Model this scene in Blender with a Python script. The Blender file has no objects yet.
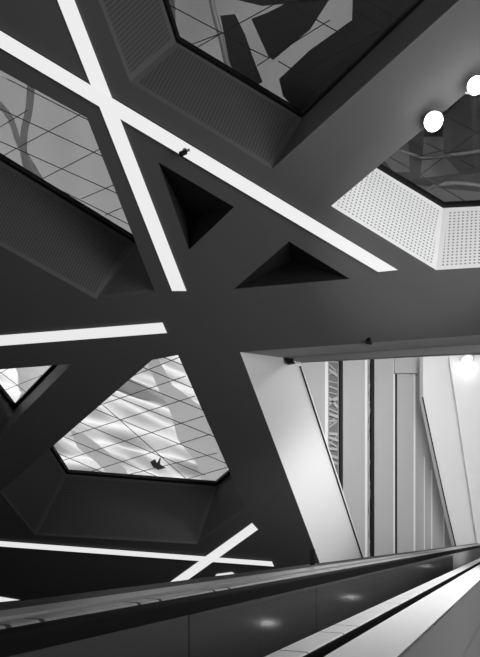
import bpy, bmesh, math, random
from mathutils import Vector, noise
C = bpy.context.scene.collection
F = 620.0; CU = 240.0; VH = 537.0
CAM = Vector((0, 0, 6.0))

# ------------------------------------------------------------------ helpers
def ray(u, v): return Vector(((u - CU) / F, 1.0, (VH - v) / F))
N = Vector((.4, 1.0, 1.6)); NL = N.length; NH = N.normalized(); D0 = 20.0
def on(u, v, off=0.0):
    """point of the sloping ceiling (or of its parallel, off metres behind it) seen at u, v"""
    r = ray(u, v)
    return CAM + r * ((D0 + off * NL) / r.dot(N))
def at(u, v, Y): return CAM + ray(u, v) * Y

def tag(o, label=None, cat=None, group=None, kind=None):
    if label: o['label'] = label
    if cat: o['category'] = cat
    if group: o['group'] = group
    if kind: o['kind'] = kind
    return o
def empty(name, loc, label=None, cat=None, group=None, kind=None):
    o = bpy.data.objects.new(name, None); C.objects.link(o); o.location = loc
    o.empty_display_size = .2
    return tag(o, label, cat, group, kind)
def link(name, bm, mats, parent=None, smooth=False):
    if not isinstance(mats, (list, tuple)): mats = [mats]
    bmesh.ops.recalc_face_normals(bm, faces=bm.faces)
    if parent is not None:
        for v in bm.verts: v.co -= parent.location
        off = Vector((0, 0, 0))
    else:
        off = Vector((0, 0, 0))
        for v in bm.verts: off += v.co
        off /= max(1, len(bm.verts))
        for v in bm.verts: v.co -= off
    me = bpy.data.meshes.new(name); bm.to_mesh(me); bm.free()
    for m in mats: me.materials.append(m)
    if smooth:
        for p in me.polygons: p.use_smooth = True
    o = bpy.data.objects.new(name, me); C.objects.link(o)
    o.location = off
    if parent is not None: o.parent = parent
    return o
def prism(bm, A, B):
    """closed solid between two loops of equal length"""
    a = [bm.verts.new(p) for p in A]; b = [bm.verts.new(p) for p in B]
    n = len(a)
    bm.faces.new(a); bm.faces.new(b[::-1])
    for i in range(n): bm.faces.new((a[i], a[(i+1) % n], b[(i+1) % n], b[i]))
def slab(bm, pts, t):
    nn = (pts[1]-pts[0]).cross(pts[2]-pts[0]).normalized()
    if nn.dot(pts[0]-CAM) < 0: nn = -nn
    prism(bm, pts, [p + nn*t for p in pts])
def box(bm, x0, x1, y0, y1, z0, z1):
    prism(bm, [Vector((x0,y0,z0)),Vector((x1,y0,z0)),Vector((x1,y1,z0)),Vector((x0,y1,z0))],
              [Vector((x0,y0,z1)),Vector((x1,y0,z1)),Vector((x1,y1,z1)),Vector((x0,y1,z1))])
def bar(bm, p, q, w, up):
    d = (q-p).normalized(); s = d.cross(up).normalized()*w/2; t = up.normalized()*w/2
    prism(bm, [p+s+t, p-s+t, p-s-t, p+s-t], [q+s+t, q-s+t, q-s-t, q+s-t])
def tube(bm, pts, r, n=10):
    rings = []
    for i, p in enumerate(pts):
        d = (pts[min(i+1, len(pts)-1)] - pts[max(i-1, 0)]).normalized()
        a = d.orthogonal().normalized() if i == 0 else (rings_a - d*rings_a.dot(d)).normalized()
        rings_a = a; b = d.cross(a)
        rings.append([bm.verts.new(p + (a*math.cos(k*2*math.pi/n) + b*math.sin(k*2*math.pi/n))*r) for k in range(n)])
    for i in range(len(rings)-1):
        for k in range(n): bm.faces.new((rings[i][k], rings[i][(k+1)%n], rings[i+1][(k+1)%n], rings[i+1][k]))
    bm.faces.new(rings[0]); bm.faces.new(rings[-1][::-1])
def lathe(bm, org, axis, prof, n=24):
    axis = axis.normalized(); a = axis.orthogonal().normalized(); b = axis.cross(a)
    rings = [[bm.verts.new(org + axis*h + (a*math.cos(k*2*math.pi/n)+b*math.sin(k*2*math.pi/n))*r) for k in range(n)] for r, h in prof]
    for i in range(len(rings)-1):
        for k in range(n): bm.faces.new((rings[i][k], rings[i][(k+1)%n], rings[i+1][(k+1)%n], rings[i+1][k]))
    bm.faces.new(rings[0][::-1]); bm.faces.new(rings[-1])

# ------------------------------------------------------------------ materials
def lin(g): return ((g/255)/12.92) if g/255 <= .04045 else ((g/255+.055)/1.055)**2.4
def mat(name, g, rough=.6, metal=0, noise_amt=0.0, nscale=3.0, spec=.5, bump=0.0):
    m = bpy.data.materials.new(name); m.use_nodes = True
    nt = m.node_tree; b = nt.nodes['Principled BSDF']
    b.inputs['Base Color'].default_value = (g, g, g, 1)
    b.inputs['Roughness'].default_value = rough; b.inputs['Metallic'].default_value = metal
    b.inputs['Specular IOR Level'].default_value = spec
    tc = nt.nodes.new('ShaderNodeTexCoord')
    nz = nt.nodes.new('ShaderNodeTexNoise'); nz.inputs['Scale'].default_value = nscale; nz.inputs['Detail'].default_value = 5
    nt.links.new(tc.outputs['Object'], nz.inputs['Vector'])
    if noise_amt:
        mr = nt.nodes.new('ShaderNodeMapRange')
        mr.inputs['To Min'].default_value = g*(1-noise_amt); mr.inputs['To Max'].default_value = g*(1+noise_amt)
        nt.links.new(nz.outputs['Fac'], mr.inputs['Value']); nt.links.new(mr.outputs['Result'], b.inputs['Base Color'])
    if bump:
        bp = nt.nodes.new('ShaderNodeBump'); bp.inputs['Strength'].default_value = bump
        nt.links.new(nz.outputs['Fac'], bp.inputs['Height']); nt.links.new(bp.outputs['Normal'], b.inputs['Normal'])
    return m
def perforated(name, g, hole, pitch, rad):
    """painted sheet with rows of small punched holes (UVs are in metres)"""
    m = mat(name, g, .55, spec=.3); nt = m.node_tree; b = nt.nodes['Principled BSDF']
    uv = nt.nodes.new('ShaderNodeUVMap'); uv.uv_map = 'UVMap'
    sc = nt.nodes.new('ShaderNodeVectorMath'); sc.operation = 'SCALE'; sc.inputs['Scale'].default_value = 1/pitch
    fr = nt.nodes.new('ShaderNodeVectorMath'); fr.operation = 'FRACTION'
    sb = nt.nodes.new('ShaderNodeVectorMath'); sb.operation = 'SUBTRACT'; sb.inputs[1].default_value = (.5, .5, 0)
    ln = nt.nodes.new('ShaderNodeVectorMath'); ln.operation = 'LENGTH'
    lt = nt.nodes.new('ShaderNodeMath'); lt.operation = 'LESS_THAN'; lt.inputs[1].default_value = rad
    mx = nt.nodes.new('ShaderNodeMapRange'); mx.inputs['To Min'].default_value = g; mx.inputs['To Max'].default_value = hole
    L = nt.links.new
    L(uv.outputs[0], sc.inputs[0]); L(sc.outputs[0], fr.inputs[0]); L(fr.outputs[0], sb.inputs[0]); L(sb.outputs[0], ln.inputs[0])
    L(ln.outputs['Value'], lt.inputs[0]); L(lt.outputs[0], mx.inputs['Value']); L(mx.outputs['Result'], b.inputs['Base Color'])
    return m
def emit(name, g, s, base=.8):
    m = bpy.data.materials.new(name); m.use_nodes = True; b = m.node_tree.nodes['Principled BSDF']
    b.inputs['Base Color'].default_value = (base, base, base, 1)
    b.inputs['Emission Color'].default_value = (g, g, g, 1); b.inputs['Emission Strength'].default_value = s
    return m
def film(name, g, tr=.75, rough=.6):
    """membrane that glows when the sun is behind it"""
    m = bpy.data.materials.new(name); m.use_nodes = True; nt = m.node_tree
    nt.nodes.clear()
    out = nt.nodes.new('ShaderNodeOutputMaterial'); mx = nt.nodes.new('ShaderNodeMixShader'); mx.inputs[0].default_value = tr
    d = nt.nodes.new('ShaderNodeBsdfDiffuse'); t = nt.nodes.new('ShaderNodeBsdfTranslucent')
    for n_ in (d, t): n_.inputs['Color'].default_value = (g, g, g, 1)
    nt.links.new(d.outputs[0], mx.inputs[1]); nt.links.new(t.outputs[0], mx.inputs[2]); nt.links.new(mx.outputs[0], out.inputs['Surface'])
    return m
def glass(name):
    m = bpy.data.materials.new(name); m.use_nodes = True; nt = m.node_tree
    nt.nodes.clear()
    out = nt.nodes.new('ShaderNodeOutputMaterial'); mx = nt.nodes.new('ShaderNodeMixShader')
    lw = nt.nodes.new('ShaderNodeLayerWeight'); lw.inputs['Blend'].default_value = .5
    pw = nt.nodes.new('ShaderNodeMath'); pw.operation = 'POWER'; pw.inputs[1].default_value = 5
    fr = nt.nodes.new('ShaderNodeMath'); fr.operation = 'MULTIPLY_ADD'; fr.inputs[1].default_value = .9; fr.inputs[2].default_value = .02
    nt.links.new(lw.outputs['Facing'], pw.inputs[0]); nt.links.new(pw.outputs[0], fr.inputs[0])
    t = nt.nodes.new('ShaderNodeBsdfTransparent'); t.inputs['Color'].default_value = (.93, .93, .93, 1)
    g = nt.nodes.new('ShaderNodeBsdfGlossy'); g.inputs['Roughness'].default_value = .03
    nt.links.new(fr.outputs[0], mx.inputs[0]); nt.links.new(t.outputs[0], mx.inputs[1]); nt.links.new(g.outputs[0], mx.inputs[2]); nt.links.new(mx.outputs[0], out.inputs['Surface'])
    return m

M = dict(
    paint=mat('dark_grey_paint', .11, .75, noise_amt=.05, nscale=1.5, spec=.15),
    recess=mat('recess_shade', .03, .8, spec=.1),  # darker than the ceiling paint: shade of the recesses put into the colour
    perf_dark=perforated('dark_perforated_sheet', .105, .045, .055, .33),
    perf_dark_plain=mat('dark_sheet_edge', .115, .55, spec=.3),
    perf_lit=perforated('lit_perforated_sheet', .8, .2, .075, .24),  # lighter copy of the dark sheet, direct light put into its colour
    perf_lit_plain=mat('lit_sheet_edge', .8, .55),  # rim of the same sheet, lightened likewise
    black=mat('black_frame', .004, .5, spec=.2),
    bars=mat('glazing_bar_metal', .03, .5),
    glass=glass('clear_glazing'),
    strip=emit('light_strip_diffuser', 1.0, .8, .15),
    lamp=emit('lamp_lens', 1.0, 14.0),
    metal=mat('lamp_metal', .25, .35, .8),
    white=mat('white_plaster', .82, .7, noise_amt=.03, nscale=.6, spec=.2),
    fascia=mat('grey_fascia', .25, .6),
    pier=mat('grey_pier_panel', .48, .5, noise_amt=.05, nscale=.7),
    trimw=mat('white_trim', .9, .4),
    lattice=mat('lattice_metal', .42, .4),
    screen=mat('screen_backing', .17, .5),
    floor=mat('dark_floor', .03, .4, noise_amt=.2),
    deck=mat('brushed_metal_deck', .7, .4, .1, noise_amt=.08, nscale=6),
    deck_far=mat('far_deck_metal', .3, .35, .3, noise_amt=.1, nscale=6),
    clad=mat('grey_cladding', .12, .5, noise_amt=.08, nscale=2),
    cladtop=mat('pale_cladding_top', .75, .5, noise_amt=.04, nscale=2),
    rubber=mat('black_rubber', .003, .7, spec=.1),
    dglass=mat('dark_balustrade_glass', .06, .16, spec=.6),
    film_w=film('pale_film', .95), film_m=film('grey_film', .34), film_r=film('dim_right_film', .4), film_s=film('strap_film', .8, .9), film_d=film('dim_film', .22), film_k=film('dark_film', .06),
    plate=mat('dark_roof_plate', .075, .5, noise_amt=.3, nscale=1.2),
    glintlamp=emit('glint_lamp', 1.0, 9.0),
    pipe=mat('pale_pipe', .6, .3, .3),
)

# ------------------------------------------------------------------ windows set back in the ceiling
DEP = 1.5
WIN = {
 1: dict(o=[(70,-75),(130,82),(272,169),(560,-91)], i=[(138,-75),(176,42),(302,118),(500,-73)], light=False),
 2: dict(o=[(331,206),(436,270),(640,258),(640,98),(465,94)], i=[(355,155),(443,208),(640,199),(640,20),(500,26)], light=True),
 3: dict(o=[(152,360),(178,355),(246,509),(197,544),(35,535),(0,492)], i=[(150,325),(190,318),(241,466),(217,486),(66,474),(40,434)], light=False),
 4: dict(o=[(-60,37),(87,118),(155,292),(96,299),(-60,212)], i=[(-40,-5),(120,80),(174,238),(135,243),(-40,136)], light=False),
 5: dict(o=[(72,364),(8,428),(-5,442),(-60,374)], i=[(84,338),(14,410),(8,402),(-38,345)], light=False),
}
BARS = {
 1: [((160,0),(222,33)),((198,47),(222,33)),((150,60),(222,33)),((246,47),(269,58)),((269,58),(257,66)),((269,58),(330,20)),((278,61),(300,74)),((222,33),(300,-10)),((300,74),(380,30)),((222,33),(246,47)),((286,5),(310,16)),((310,16),(345,36)),((330,-20),(400,20)),((355,10),(395,35))],
 2: [((378,150),(480,210)),((420,140),(480,170)),((355,160),(460,100)),((400,190),(480,130)),((443,115),(480,134)),((370,170),(440,205)),((415,157),(445,150)),((420,160),(480,155)),((430,190),(445,180))],
 3: [((100,405),(186,376)),((70,436),(195,396)),((55,463),(204,416)),((63,480),(211,434)),((90,484),(217,453)),((184,480),(228,467)),((110,385),(185,355)),
     ((130,362),(205,393)),((115,375),(215,415)),((100,390),(222,440)),((85,405),(230,465)),((70,418),(205,475)),((60,435),(165,480)),((55,452),(120,480)),((150,352),(200,372)),
     ((103,405),(192,484))],
 4: [((-30,60),(90,121)),((-30,95),(104,157)),((-30,128),(125,197)),((-5,160),(88,110)),((42,179),(100,149)),((0,127),(28,110)),((81,199),(118,183)),((105,215),(140,200)),((60,190),(140,230)),((5,155),(-20,170))],
 5: [((0,392),(60,368)),((-20,385),(40,350)),((0,372),(30,395))],
}
for k, w in WIN.items():
    O = [on(u, v) for u, v in w['o']]; I = [on(u, v, DEP) for u, v in w['i']]
    n = len(O)
    root = empty('window_%d' % k, sum(O, Vector())/n, kind='structure')
    # reveal: one sheet per side, plain rim round the punched field
    for i in range(n):
        a, b_, c, d = O[i], O[(i+1) % n], I[(i+1) % n], I[i]
        bm = bmesh.new(); uvl = bm.loops.layers.uv.new('UVMap')
        e1 = (b_-a).normalized(); e2 = (d-a) - e1*(d-a).dot(e1); e2.normalize()
        es, et = .09/max(.5, (b_-a).length), .09/(d-a).length
        S = [0, es] + [es + (1-2*es)*k_/14 for k_ in range(1, 14)] + [1-es, 1]
        T = [0, et] + [et + (1-2*et)*k_/10 for k_ in range(1, 10)] + [1-et, 1]
        gr = [[bm.verts.new((a*(1-s_)+b_*s_)*(1-t_) + (d*(1-s_)+c*s_)*t_) for t_ in T] for s_ in S]
        for p_ in range(len(S)-1):
            for q_ in range(len(T)-1):
                g_ = bm.faces.new((gr[p_][q_], gr[p_+1][q_], gr[p_+1][q_+1], gr[p_][q_+1]))
                g_.material_index = 1 if p_ in (0, len(S)-2) or q_ in (0, len(T)-2) else 0
        for g_ in bm.faces:
            for l in g_.loops: l[uvl].uv = ((l.vert.co-a).dot(e1), (l.vert.co-a).dot(e2))
        ctr = sum(O, Vector())/n
        ret = bmesh.ops.extrude_face_region(bm, geom=list(bm.faces))
        fn = (b_-a).cross(d-a).normalized()
        if fn.dot(ctr-a) > 0: fn = -fn
        # thickness away from the opening
        for v in [x for x in ret['geom'] if isinstance(x, bmesh.types.BMVert)]: v.co += fn*.03
        link('reveal_panel', bm, [M['perf_lit'], M['perf_lit_plain']] if w['light'] else [M['perf_dark'], M['perf_dark_plain']], root)
    # frame
    ctr = sum(I, Vector())/n
    def inset(pts, t):
        out = []
        for i in range(len(pts)):
            p, q, r_ = pts[i-1], pts[i], pts[(i+1) % len(pts)]
            def inward(a, b):
                d = (b-a).normalized(); s = d.cross(NH)
                return s if s.dot(ctr-a) > 0 else -s
            s1, s2 = inward(p, q), inward(q, r_)
            m_ = (s1+s2).normalized(); out.append(q + m_*(t/max(.35, m_.dot(s1))))
        return out
    J = inset(I, {1: .05, 2: .05, 3: .12, 4: .07, 5: .1}[k])
    bm = bmesh.new()
    for i in range(n):
        j = (i+1) % n
        prism(bm, [I[i], I[j], J[j], J[i]], [p + NH*.12 for p in (I[i], I[j], J[j], J[i])])
    link('frame', bm, M['black'], root)
    bm = bmesh.new(); prism(bm, [p+NH*.05 for p in J], [p+NH*.07 for p in J]); link('pane', bm, M['glass'], root)
    bm = bmesh.new()
    for (p, q) in BARS[k]:
        P, Q = on(*p, DEP+.11), on(*q, DEP+.11)
        bar(bm, P, Q, .012 if k != 3 else .016, NH)
    link('glazing_bars', bm, M['bars'], root)

# ------------------------------------------------------------------ ceiling plate with its openings
TRI = [[(158,162),(234,207),(189,250)], [(289,241.5),(350,279),(234,289)]]
APEX = [(186,218), (290,262)]
OPEN = [(240,352),(620,325),(620,643),(350,643)]
bm = bmesh.new()
def e_plane(X, Y): return Vector((X, Y, CAM.z + (D0 - .4*X - Y)/1.6))
loops = [[e_plane(-26,-9), e_plane(24,-9), e_plane(24,24), e_plane(-26,38)]]
loops += [[on(u, v) for u, v in w['o']] for w in WIN.values()]
loops += [[on(u, v) for u, v in t] for t in TRI] + [[on(u, v) for u, v in OPEN]]
for lp in loops:
    vs = [bm.verts.new(p) for p in lp]
    for i in range(len(vs)): bm.edges.new((vs[i], vs[(i+1) % len(vs)]))
bmesh.ops.triangle_fill(bm, edges=list(bm.edges), use_beauty=True, normal=NH)
ret = bmesh.ops.extrude_face_region(bm, geom=list(bm.faces))
for v in [x for x in ret['geom'] if isinstance(x, bmesh.types.BMVert)]: v.co += NH*.02
ceiling = link('ceiling', bm, M['paint']); tag(ceiling, kind='structure')
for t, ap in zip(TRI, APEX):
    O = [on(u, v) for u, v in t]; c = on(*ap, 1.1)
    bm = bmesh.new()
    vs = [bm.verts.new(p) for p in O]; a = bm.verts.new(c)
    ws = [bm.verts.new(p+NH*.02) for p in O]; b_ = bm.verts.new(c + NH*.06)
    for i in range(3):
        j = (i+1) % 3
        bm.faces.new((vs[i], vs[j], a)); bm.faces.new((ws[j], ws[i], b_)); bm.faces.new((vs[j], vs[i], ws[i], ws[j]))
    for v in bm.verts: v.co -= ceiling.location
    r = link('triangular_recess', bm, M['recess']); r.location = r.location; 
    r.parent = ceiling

# ------------------------------------------------------------------ light strips
ST = [
 ([(-40,6.5),(398,270),(378,272),(-40,24)], .055, 'longest white light strip, running from the upper left down past the two triangular recesses'),
 ([(43,-36),(60.5,-36),(186.5,291),(172,291)], .025, 'steep white light strip crossing the longest one and ending left of the triangular recesses'),
 ([(-40,338.5),(162.5,322.5),(167,333),(-40,349)], .03, 'nearly level white light strip between the left window and the large bright window'),
 ([(-40,538),(272,561.5),(274,566.5),(-40,543.5)], .055, 'thin level light strip low on the slope, just above the far parapet'),
 ([(252,523),(258,529.5),(160,600),(145,600)], .025, 'short tilted light strip crossing the low thin one beneath the large bright window'),
 ([(-40,590),(20,600),(-10,603),(-40,596)], .03, 'small light strip end at the bottom left corner above the parapet'),
 ([(217,574),(232,572),(235,574),(215,576)], .03, 'tiny light strip tip just showing over the parapet below the crossing strips'),
]
for pts, h, lab in ST:
    r = empty('light_strip', on(*pts[0]), lab, 'light strip', 'light strips set in the sloping ceiling')
    bm = bmesh.new(); prism(bm, [on(u, v, -h) for u, v in pts], [on(u, v, -h+.012) for u, v in pts]); link('diffuser', bm, M['strip'], r)
    bm = bmesh.new(); prism(bm, [on(u, v, -h+.0125) for u, v in pts], [on(u, v, -h+.024) for u, v in pts]); link('tray', bm, M['metal'], r)

# small camera on the long strip
p = on(185, 150, -.056)
r = empty('ceiling_camera', p, 'tiny dark swivel camera fixed to the long light strip', 'camera')
bm = bmesh.new(); lathe(bm, p, -NH, [(.035, 0), (.035, .02), (.014, .03), (.014, .06)]); link('mount', bm, M['metal'], r)
bm = bmesh.new(); ax = Vector((-.55,-.3,-.45)); lathe(bm, p - NH*.09 - ax*.08, ax, [(.02, 0), (.04, .015), (.04, .13), (.03, .14)]); link('camera_body', bm, M['black'], r)
bm = bmesh.new(); lathe(bm, p - NH*.08 + Vector((.05,0,.03)), Vector((1,0,.3)), [(.02, 0), (.02, .05)]); link('knob', bm, M['metal'], r)

# spot lamps on the edge of the right window
for (u, v, R_, lab) in [(434,116,.135,'glaring round spot lamp at the upper left edge of the right window'),
                        (476,80,.115,'glaring round spot lamp cut by the right edge of the photo')]:
    p = on(u, v, 0); ax = -NH
    r = empty('spot_lamp', p, lab, 'lamp', 'spot lamps by the right window')
    bm = bmesh.new(); lathe(bm, p, ax, [(.05, 0), (.05, .05), (R_*.8, .06), (R_, .12), (R_, .16)]); link('housing', bm, M['metal'], r)
    bm = bmesh.new(); lathe(bm, p, ax, [(R_*.96, .161), (R_*.9, .2), (R_*.7, .24), (R_*.35, .265), (.005, .27)]); link('lens', bm, M['lamp'], r, True)
    ld = bpy.data.lights.new('spot_glow', 'POINT'); ld.energy = 7; ld.shadow_soft_size = .1
    lo = bpy.data.objects.new('spot_glow', ld); C.objects.link(lo); lo.location = p + ax*.4

# ------------------------------------------------------------------ things seen through the windows
def sheet(name, poly, off, m, label, cat, disp=None, res=60, group=None):
    """wrinkled sheet on a parallel of the ceiling; poly is its four corners"""
    P = [on(u, v, off) for u, v in poly]
    bm = bmesh.new(); g = []
    for i in range(res+1):
        row = []
        for j in range(res+1):
            s, t = i/res, j/res
            p = (P[0]*(1-s)+P[1]*s)*(1-t) + (P[3]*(1-s)+P[2]*s)*t
            if disp: p = p + NH*disp(p)
            row.append(bm.verts.new(p))
        g.append(row)
    for i in range(res):
        for j in range(res): bm.faces.new((g[i][j], g[i+1][j], g[i+1][j+1], g[i][j+1]))
    o = link(name, bm, m, None, True)
    return tag(o, label, cat, group)
E1 = Vector((1, -.4, 0)).normalized(); E2 = NH.cross(E1).normalized()
def pang(u0, v0, u1, v1):
    q_ = on(u1, v1, 3.2) - on(u0, v0, 3.2); return math.atan2(q_.dot(E2), q_.dot(E1))
def folds(ang, along, across, amp, seed):
    ca, sa = math.cos(ang), math.sin(ang)
    def f(p):
        x, y = p.dot(E1), p.dot(E2)
        a, b = x*ca + y*sa, -x*sa + y*ca
        w = noise.noise(Vector((a*along*.6, b*along*.6, seed+9)))*1.1
        n1 = noise.noise(Vector((a*along, b*across + w*1.5, seed)))
        n2 = noise.noise(Vector((a*along*2, b*across*1.8 + w*2, seed+4)))
        return amp*(math.sqrt(n1*n1+.006)*1.7 + n2*.45)
    return f
sheet('roof_membrane', [(20,264),(256,264),(256,560),(0,560)], DEP+1.7, M['film_w'],
      'pale creased roof membrane seen through the large bright window', 'membrane', folds(pang(90,410,210,455), .22, 1.05, .6, 3), 260)
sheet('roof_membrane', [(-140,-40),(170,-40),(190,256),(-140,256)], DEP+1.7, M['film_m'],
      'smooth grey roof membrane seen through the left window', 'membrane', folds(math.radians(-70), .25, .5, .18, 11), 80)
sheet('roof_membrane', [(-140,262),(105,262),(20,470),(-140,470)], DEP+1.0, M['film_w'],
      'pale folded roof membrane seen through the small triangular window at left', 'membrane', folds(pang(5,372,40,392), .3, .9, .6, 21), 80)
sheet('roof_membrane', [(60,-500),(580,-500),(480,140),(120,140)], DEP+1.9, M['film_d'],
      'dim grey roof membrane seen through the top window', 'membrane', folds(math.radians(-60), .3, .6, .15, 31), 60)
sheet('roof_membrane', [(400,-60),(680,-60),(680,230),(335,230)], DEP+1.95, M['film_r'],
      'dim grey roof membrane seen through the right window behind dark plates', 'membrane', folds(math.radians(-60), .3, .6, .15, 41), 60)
for pl, lab in (([(146,360),(158,358),(172,385),(190,398),(213,418),(222,440),(226,462),(232,492),(205,492),(196,462),(178,440),(172,415),(160,392)], 'broad grey strap added to darken the folds across the large bright window'),
                ([(70,430),(84,434),(108,452),(126,470),(130,482),(112,478),(96,462),(78,448)], 'short grey strap added to darken the folds at the lower left of the large bright window'),
                ([(150,462),(155,459),(157,463),(161,456),(160,464),(166,468),(158,470),(153,467)], 'small dark leaf-like scrap caught on the glass of the large bright window')):
    bm = bmesh.new(); o_ = DEP+1.0; prism(bm, [on(u, v, o_) for u, v in pl], [on(u, v, o_+.02) for u, v in pl])  # grey strap sheets are added to darken the membrane's folds
    tag(link('grey_piece', bm, M['film_s'] if 'strap' in lab else M['film_d']), lab, 'strap' if 'strap' in lab else 'scrap')
def plates(polys, off, m, name, labs, cat, group):
    for pl, lab in zip(polys, labs):
        bm = bmesh.new(); prism(bm, [on(u, v, off) for u, v in pl], [on(u, v, off+.12) for u, v in pl])
        tag(link(name, bm, m), lab, cat, group)
z3 = lambda L: [(160+x/3.2, y/3.2) for x, y in L]
plates([z3([(193,50),(240,45),(272,110),(300,190),(328,262),(306,275),(225,218)]),
        z3([(292,60),(345,40),(400,12),(560,-30),(480,95),(362,192),(347,182)]),
        [(283,96),(279,79),(310,50),(352,20),(353,-10),(560,-120),(540,0),(306,122)],
        [(196,-10),(190,-60),(330,-80),(330,0),(262,6)]],
       DEP+1.2, M['plate'], 'roof_plate', ['narrow dark roof plate between grey bands, left in the top window', 'dark wedge roof plate in the middle of the top window',
        'largest dark roof plate, filling the right of the top window', 'dark roof plate along the upper edge of the top window'], 'roof plate', 'dark plates beyond the top window')
plates([[(408,138),(424,128),(424,143),(420,178),(440,176),(480,170),(480,192),(440,188),(400,182),(396,172),(410,172)],
        [(443,118),(464,96),(470,60),(640,60),(640,172),(460,173),(444,156)],
        [(340,130),(392,120),(384,160),(392,170),(400,190),(340,170)]],
       DEP+1.2, M['plate'], 'roof_plate', ['branching dark roof plate left in the right window', 'dark hexagonal roof plate by the frame edge in the right window', 'dark roof plate at the lower left corner of the right window'], 'roof plate', 'dark plates beyond the right window')
def pipe(pts, off, r, m, lab):
    P = [on(u, v, off) for u, v in pts]; Q = []
    for i in range(len(P)-1):
        p0, p1, p2, p3 = P[max(i-1,0)], P[i], P[i+1], P[min(i+2,len(P)-1)]
        for k in range(8):
            t = k/8; Q.append(.5*((2*p1)+(p2-p0)*t+(2*p0-5*p1+4*p2-p3)*t*t+(3*p1-p0-3*p2+p3)*t**3))
    Q.append(P[-1]); bm = bmesh.new(); tube(bm, Q, r); tag(link('roof_pipe', bm, m, None, True), lab, 'pipe')
pipe([(208,-20),(214,12),(221,38),(228,66),(240,85)], DEP+1.0, .05, M['pipe'], 'pale bent pipe left of the dark plates in the top window')
pipe([(31,85),(29,110),(24,135),(26,165),(42,190)], DEP+.7, .07, M['film_s'], 'grey curved pipe behind the left window')
pipe([(-5,100),(10,118),(20,145),(36,172),(50,195)], DEP+.9, .06, M['film_s'], 'lower grey pipe bending behind the left window')
pipe([(400,150),(425,158),(450,155),(485,150)], DEP+.6, .03, M['screen'], 'thin upper pipe behind the right window')
pipe([(405,200),(425,190),(450,183),(485,186)], DEP+.6, .035, M['screen'], 'thin lower pipe behind the right window')

# ------------------------------------------------------------------ large opening at right
bm = bmesh.new()
A = on(240,352); Cc = at(285,358, A.y*1.08); B = on(350,643)
pn = (Cc-A).cross(B-A)
def onp(u, v):
    r = ray(u, v); return CAM + r*((A-CAM).dot(pn)/r.dot(pn))
J = [onp(u, v) for u, v in [(240,352),(285,357.7),(289,364),(300,365),(390,643),(350,643)]]
slab(bm, J, .25)
tag(link('wall_jamb', bm, M['white']), kind='structure')
bm = bmesh.new()
E = on(620,325); G = at(620,334.5, E.y*1.08)
prism(bm, [A, E, G, Cc], [p + Vector((0,0,.15)) for p in (A, E, G, Cc)])
tag(link('trim_1', bm, mat('soffit_paint', .42, .6)), kind='structure')
bm = bmesh.new()
Cl = at(285,362.2, Cc.y); Gl = at(620,345.5, G.y)
prism(bm, [Cc, G, Gl, Cl], [p + Vector((0,.12,0)) for p in (Cc, G, Gl, Cl)])
tag(link('trim_2', bm, M['fascia']), kind='structure')
# dark sealing line + white angle along the jamb's inner edge
for nm, m, du0, du1, dy in (('trim_3', M['black'], -.3, 1.0, .02), ('trim_4', M['trimw'], 1.0, 2.2, .03)):
    bm = bmesh.new(); q = [onp(300+du0,366), onp(300+du1,366), onp(390+du1,643), onp(390+du0,643)]
    slab(bm, [CAM+(p-CAM)*(1-dy*.1) for p in q], .1); tag(link(nm, bm, m), kind='structure')
# dark fixing at the head of the jamb
r = empty('wall_bracket', onp(293,361), 'small black bracket at the top corner of the white jamb', 'bracket')
bm = bmesh.new(); q = [at(u, v, Cc.y-.08) for u, v in [(284,357.5),(300,359.5),(300,362),(288,364)]]; slab(bm, q, .1); link('plate', bm, M['black'], r)
bm = bmesh.new(); q = [at(u, v, Cc.y-.1) for u, v in [(294,361),(301,360),(301,362.6),(295,363)]]; slab(bm, q, .05); link('tongue', bm, M['trimw'], r)
# tiny sprinkler under the plate edge
p = on(369,339)
r = empty('sprinkler', p, 'tiny dark sprinkler on the ceiling edge above the opening', 'sprinkler')
bm = bmesh.new(); lathe(bm, p, -NH, [(.04,0),(.04,.03),(.015,.04),(.015,.1)]); link('stem', bm, M['black'], r)
bm = bmesh.new(); lathe(bm, p-NH*.1+Vector((-.05,0,0)), Vector((1,0,-.2)), [(.03,0),(.03,.12)]); link('head', bm, M['black'], r)

YB = 28.0; ZT = at(300,325,YB).z; ZB = 0.0
def col(bm, u0, u1, Y, dep, v_top=None, v_bot=None):
    zt = at(u0, v_top, Y).z if v_top else ZT; zb = at(u0, v_bot, Y).z if v_bot else ZB
    box(bm, at(u0,0,Y).x, at(u1,0,Y).x, Y, Y+dep, zb, zt)
piers = [
 (285,325,(325,328),None,YB,None,'leftmost pale wall pier, half hidden by the slanting white jamb'),
 (343,365,(365,367.4),(340,343),YB,None,'broad grey wall pier between the two lattice screens'),
 (374.5,393.4,(393.4,395),(371.4,374.5),YB,None,'grey wall pier right of the narrow lattice screen'),
 (397.2,413.6,(413.6,415.4),(395,397.2),YB,373,'grey wall pier with a squared cap over its top'),
]
for i, (u0, u1, w, k_, Y, vt, lab) in enumerate(piers):
    r = empty('wall_pier', Vector((at((u0+u1)/2,0,Y).x, Y, 0)), lab, 'pier', 'vertical piers seen through the opening')
    bm = bmesh.new(); col(bm, u0, u1, Y, .8, vt); link('front_panel', bm, M['pier'], r)
    bm = bmesh.new(); col(bm, w[0], w[1], Y+.02, .1); link('edge_trim', bm, M['trimw'], r)
    if k_: bm = bmesh.new(); col(bm, k_[0], k_[1], Y+.05, .7, vt); link('shadow_gap_strip', bm, M['black'], r)
    if vt:
        bm = bmesh.new(); col(bm, 394.8, 417, Y-.15, .9, 340, vt); link('cap', bm, M['pier'], r)
r = empty('wall_pier', Vector((at(425,0,YB).x, YB+.3, 0)), 'rightmost grey wall pier with thin upright seams beside the slanting edge', 'pier', 'vertical piers seen through the opening')
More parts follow.
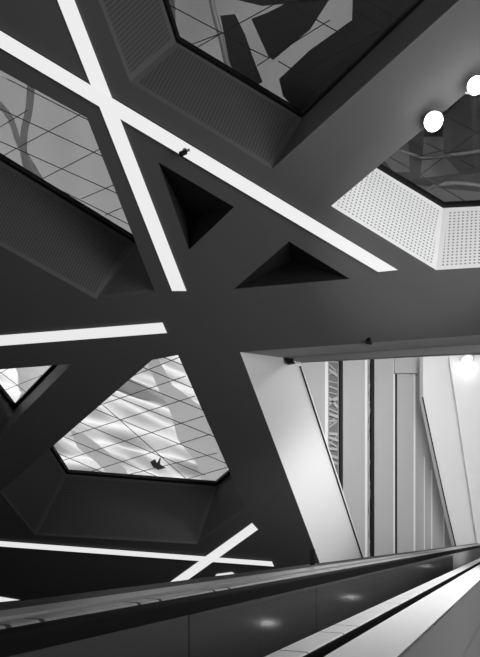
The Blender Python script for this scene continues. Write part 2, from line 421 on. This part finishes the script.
bm = bmesh.new(); col(bm, 415.4, 466, YB+.3, .8); link('front_panel', bm, M['pier'], r)
for (a_, b_, vt) in ((424.2,425,457),(431.3,432.4,470),(443.6,444.4,513)):
    bm = bmesh.new(); col(bm, a_, b_, YB+.25, .05, vt); link('seam_strip', bm, M['trimw'], r)
# lattice screens
random.seed(5)
for (u0, u1, lab) in ((328,340,'wider lattice screen of crossing slats in the gap between piers'), (367.4,371.4,'narrow lattice screen in the gap between piers')):
    x0, x1 = at(u0,0,YB).x + .03, at(u1,0,YB).x - .02
    r = empty('lattice_screen', Vector(((x0+x1)/2, YB+.5, 0)), lab, 'screen')
    bm = bmesh.new(); box(bm, x0, x1, YB+.3, YB+.34, 0, ZT); link('backing', bm, M['screen'], r)
    bm = bmesh.new(); z = 4.0
    for x in (x0+.03, x1-.03): box(bm, x-.02, x+.02, YB+.22, YB+.28, 0, ZT)
    while z < ZT-.6:
        dz = random.uniform(-.5, .5); bar(bm, Vector((x0+.04, YB+.25, z)), Vector((x1-.04, YB+.25, min(z+dz, ZT))), random.choice((.05,.07,.12)), Vector((0,1,0))); z += random.uniform(.12, .34)
    tag(link('slats', bm, M['lattice'], r))

# bright slanting wall at the right of the opening
YW = 26.5
bm = bmesh.new()
q = [at(u, v, YW) for u, v in [(423,352),(620,342),(620,640),(478,640),(448,514),(434,450),(423,397)]]
slab(bm, q, .5); bright = tag(link('wall_right', bm, M['white']), kind='structure')
bm = bmesh.new(); q = [at(u, v, YW-.03) for u, v in [(422,397),(423.2,397),(434.4,450),(448.6,514),(479,640),(477.6,640),(447.6,514),(433.4,450)]]
prism(bm, q, [p+Vector((0,.028,0)) for p in q]); tag(link('trim_5', bm, M['black']), kind='structure')
bm = bmesh.new(); q = [at(u, v, YW-.05) for u, v in [(422.5,354.5),(560,350.5),(560,352),(422.5,356)]]
prism(bm, q, [p+Vector((0,.045,0)) for p in q]); tag(link('trim_6', bm, M['black']), kind='structure')
# leaning second leaf of the bright wall
bm = bmesh.new(); q = [at(449,356,YW-.4), at(620,356,YW-1.2), at(620,640,YW-1.2), at(492,640,YW-.4)]
slab(bm, q, .1); tag(link('trim_7', bm, M['white']), kind='structure')
# downlight
p = at(467,357.5, YW-.7)
r = empty('downlight', p, 'small round downlight at the head of the bright slanting wall', 'lamp')
bm = bmesh.new(); lathe(bm, p, Vector((0,-.3,-1)), [(.24,0),(.26,.04),(.22,.09)]); link('trim_ring', bm, M['trimw'], r)
bm = bmesh.new(); lathe(bm, p, Vector((0,-.3,-1)), [(.2,.092),(.16,.13),(.05,.16)]); link('lens', bm, M['lamp'], r)
ld = bpy.data.lights.new('downlight_glow', 'POINT'); ld.energy = 4; ld.shadow_soft_size = .15
lo = bpy.data.objects.new('downlight_glow', ld); C.objects.link(lo); lo.location = p + Vector((0,-.25,-.35))
# back and side of the space behind the opening; unseen roof added against sun leaks
bm = bmesh.new(); box(bm, .7, 24, 12.6, 31, ZT+.02, ZT+.2); box(bm, -.4, .7, 12.6, 16.5, ZT+.02, ZT+.2); box(bm, 3.2, 24, 11.2, 12.6, ZT+.02, ZT+.2); o = tag(link('sun_block_roof', bm, M['white']), kind='structure')
bm = bmesh.new(); box(bm, .7, 24, 30, 30.2, 0, ZT); tag(link('wall_back', bm, M['white']), kind='structure')

bm = bmesh.new(); q = [(16.5, 8.5), (16.5, ZT), (30, ZT), (30, .2), (28.7, .2)]
prism(bm, [Vector((.75, y, z)) for y, z in q], [Vector((.9, y, z)) for y, z in q]); tag(link('sun_block_wall', bm, M['white']), kind='structure')  # unseen side, put in to keep the sun off the piers

# ------------------------------------------------------------------ escalator beside the camera
th = math.atan((526-CU)/F); d = Vector((math.sin(th), math.cos(th), 0)); nl = Vector((-math.cos(th), math.sin(th), 0))
def X(s, t, z): return CAM + nl*s + d*t + Vector((0, 0, z))
def run(bm, prof, t0, t1): prism(bm, [X(s, t0, z) for s, z in prof], [X(s, t1, z) for s, z in prof])
def rect(s0, s1, z0, z1): return [(s0,z0),(s1,z0),(s1,z1),(s0,z1)]
def rbox(s0, s1, z0, z1, r=.02):
    out = [(s0,z0),(s1,z0)]
    for k in range(5): a = k/4*math.pi/2; out.append((s1-r+r*math.cos(a), z1-r+r*math.sin(a)))
    for k in range(5): a = math.pi/2+k/4*math.pi/2; out.append((s0+r+r*math.cos(a), z1-r+r*math.sin(a)))
    return out
T0, T1 = -2.0, 27.5
esc = empty('escalator', X(.9, 0, -1.6), 'long escalator running away to the right with dark glass balustrade and black handrails', 'escalator')
def part(name, m, prof, t0=T0, t1=T1, parent=esc, smooth=False):
    bm = bmesh.new(); run(bm, prof, t0, t1); return link(name, bm, m, parent, smooth)
part('side_cladding', M['clad'], rect(.441,.47,-.905,-.452))
part('plinth', M['clad'], rect(.455,.48,-1.598,-.93))
part('shadow_gap', M['black'], rect(.47,.485,-.935,-.9))
part('cladding_top', M['cladtop'], rect(.441,.69,-.47,-.45))
part('handrail', M['rubber'], rect(.757,.766,-.53,-.452))
part('rail_bed', M['black'], rect(.69,.91,-.56,-.50))
# near cap in lengths with open joints
def tt(u, s):
    a = (u-CU)/F; return s*(math.sin(th)*a+math.cos(th))/(math.sin(th)-math.cos(th)*a)
cuts = [T0] + [tt(u, .83) for u in (294,332,346.5,392,402,432)] + [T1]
for a_, b_ in zip(cuts, cuts[1:]): part('cap_segment', M['deck'], rbox(.767,.905,-.5,-.45,.015), a_+.009, b_-.009)
part('inner_skirt', M['clad'], rect(.89,.905,-1.35,-.5))
part('step_band', M['rubber'], rect(.905,1.36,-1.42,-1.36))
g0 = tt(187,1.38); g1 = tt(315,1.38); st = g1-g0; t = g0-2*st
gl = []
while t < 13.0: gl.append(t); t += st
gl.append(13.5)
for a_, b_ in zip(gl, gl[1:]): part('balustrade_panel', M['dglass'], rect(1.37,1.385,-1.36,-.335), a_+.004, b_-.004)
part('end_panel', M['fascia'], rect(1.38,1.39,-1.36,-.335), 13.56, T1)
part('handrail', M['rubber'], rbox(1.355,1.425,-.345,-.272,.02))
part('outer_bed', M['black'], rect(1.40,1.72,-.5,-.29))
cuts = [T0] + [tt(u, 1.43) for u in (9.5,43,140,161,215,230,330,345)] + [T1]
for a_, b_ in zip(cuts, cuts[1:]): part('outer_cap_segment', M['deck_far'], rbox(1.427,1.53,-.33,-.268,.02), a_+.012, b_-.012)
part('outer_deck', M['deck_far'], rect(1.552,1.70,-.33,-.262))
part('outer_edge', M['black'], rect(1.705,1.9,-.42,-.264))
part('outer_cladding', M['clad'], rect(1.70,1.72,-1.598,-.34))
for u, v in ((267,623),(350,597),(425,566)):  # lamps added where they mirror as highlights in the balustrade glass
    vs_ = 2*1.37-.905; a = (u-CU)/F; L_ = math.cos(th)*-a + math.sin(th)
    L_ = nl.dot(Vector((a, 1, 0))); z_ = -(v-VH)/F*vs_/L_; t_ = tt(u, vs_)
    part('glint_light', M['glintlamp'], rect(.906,.912,z_-.012,z_+.012), t_-.07, t_+.07)
# slim post on the far parapet
p = X(1.73, tt(312,1.73), -.25)
r = empty('parapet_post', p, 'short black post standing on the far parapet beside the white jamb', 'post')
bm = bmesh.new(); box(bm, p.x-.02, p.x+.02, p.y-.02, p.y+.02, p.z, p.z+.13); link('shaft', bm, M['black'], r)
bm = bmesh.new(); box(bm, p.x-.025, p.x+.025, p.y-.025, p.y+.025, p.z+.13, p.z+.14); link('post_cap', bm, M['black'], r)
# walkway slab and lower floor
bm = bmesh.new(); run(bm, rect(-3.0,1.95,-2.1,-1.6), -4, T1); tag(link('floor_walkway', bm, M['floor']), kind='structure')
bm = bmesh.new(); box(bm, -26, 24, -9, 40, -.2, 0); tag(link('floor', bm, M['floor']), kind='structure')

# ------------------------------------------------------------------ light
w = bpy.data.worlds.new('sky'); bpy.context.scene.world = w; w.use_nodes = True
w.node_tree.nodes['Background'].inputs[0].default_value = (1, 1, 1, 1); w.node_tree.nodes['Background'].inputs[1].default_value = .11
def light(kind, name, loc, target, energy, size=None, **kw):
    l = bpy.data.lights.new(name, kind); l.energy = energy
    if size: l.size = size
    for k_, v_ in kw.items(): setattr(l, k_, v_)
    o = bpy.data.objects.new(name, l); C.objects.link(o); o.location = loc
    o.rotation_euler = (Vector(target)-Vector(loc)).to_track_quat('-Z', 'Y').to_euler(); return o
sun_d = Vector((0, .05, -1)).normalized()
light('SUN', 'sun', (0, 0, 40), Vector((0,0,40))+sun_d, 4.6, angle=.03)
light('AREA', 'right_fill', (8, 1, 7.5), (4, 12, 12), 1000, 7.0)  # added fill, unseen, brightens the right of the ceiling
light('AREA', 'left_fill', (-7, 2, 6.5), (1, 12, 11), 75, 3.0)  # weak unseen fill added for reveals that face left
light('SPOT', 'well_fill', (-4, 0, 6.5), on(400, 55, .5), 900, spot_size=math.radians(22), spot_blend=.9)  # invented spot that lifts the right reveal of the top window
light('SPOT', 'reveal_fill', (3.5, 2, 7), on(430,235), 1500, spot_size=math.radians(24), spot_blend=.7)  # unseen spot added to brighten the right window's reveal
light('AREA', 'back_room_fill', (6, 16, 13.5), (5, 26, 6), 850, 5.0)  # area fill put in to make the space behind the opening bright
light('SPOT', 'walkway_fill', (4.1, 6.6, 12), (3.1, 5.8, 5.5), 2500, spot_size=math.radians(75), spot_blend=.8, shadow_soft_size=.6)  # overhead spot added to lighten the near cladding top and caps
light('SPOT', 'jamb_fill', (9, 8, 8.5), (2.9, 17.5, 6.4), 3900, spot_size=math.radians(36), spot_blend=.9, shadow_soft_size=.8)  # no fixture here; added to brighten the white jamb

cam = bpy.data.cameras.new('camera'); co = bpy.data.objects.new('camera', cam); C.objects.link(co)
co.location = CAM; co.rotation_euler = (math.pi/2, 0, 0)
cam.sensor_fit = 'VERTICAL'; cam.sensor_height = 24; cam.lens = 24*F/657
cam.shift_y = (VH-328.5)/657; cam.clip_start = .05; cam.clip_end = 200
sc = bpy.context.scene; sc.camera = co
sc.view_settings.view_transform = 'Standard'; sc.view_settings.look = 'None'; sc.view_settings.exposure = 0; sc.view_settings.gamma = 1
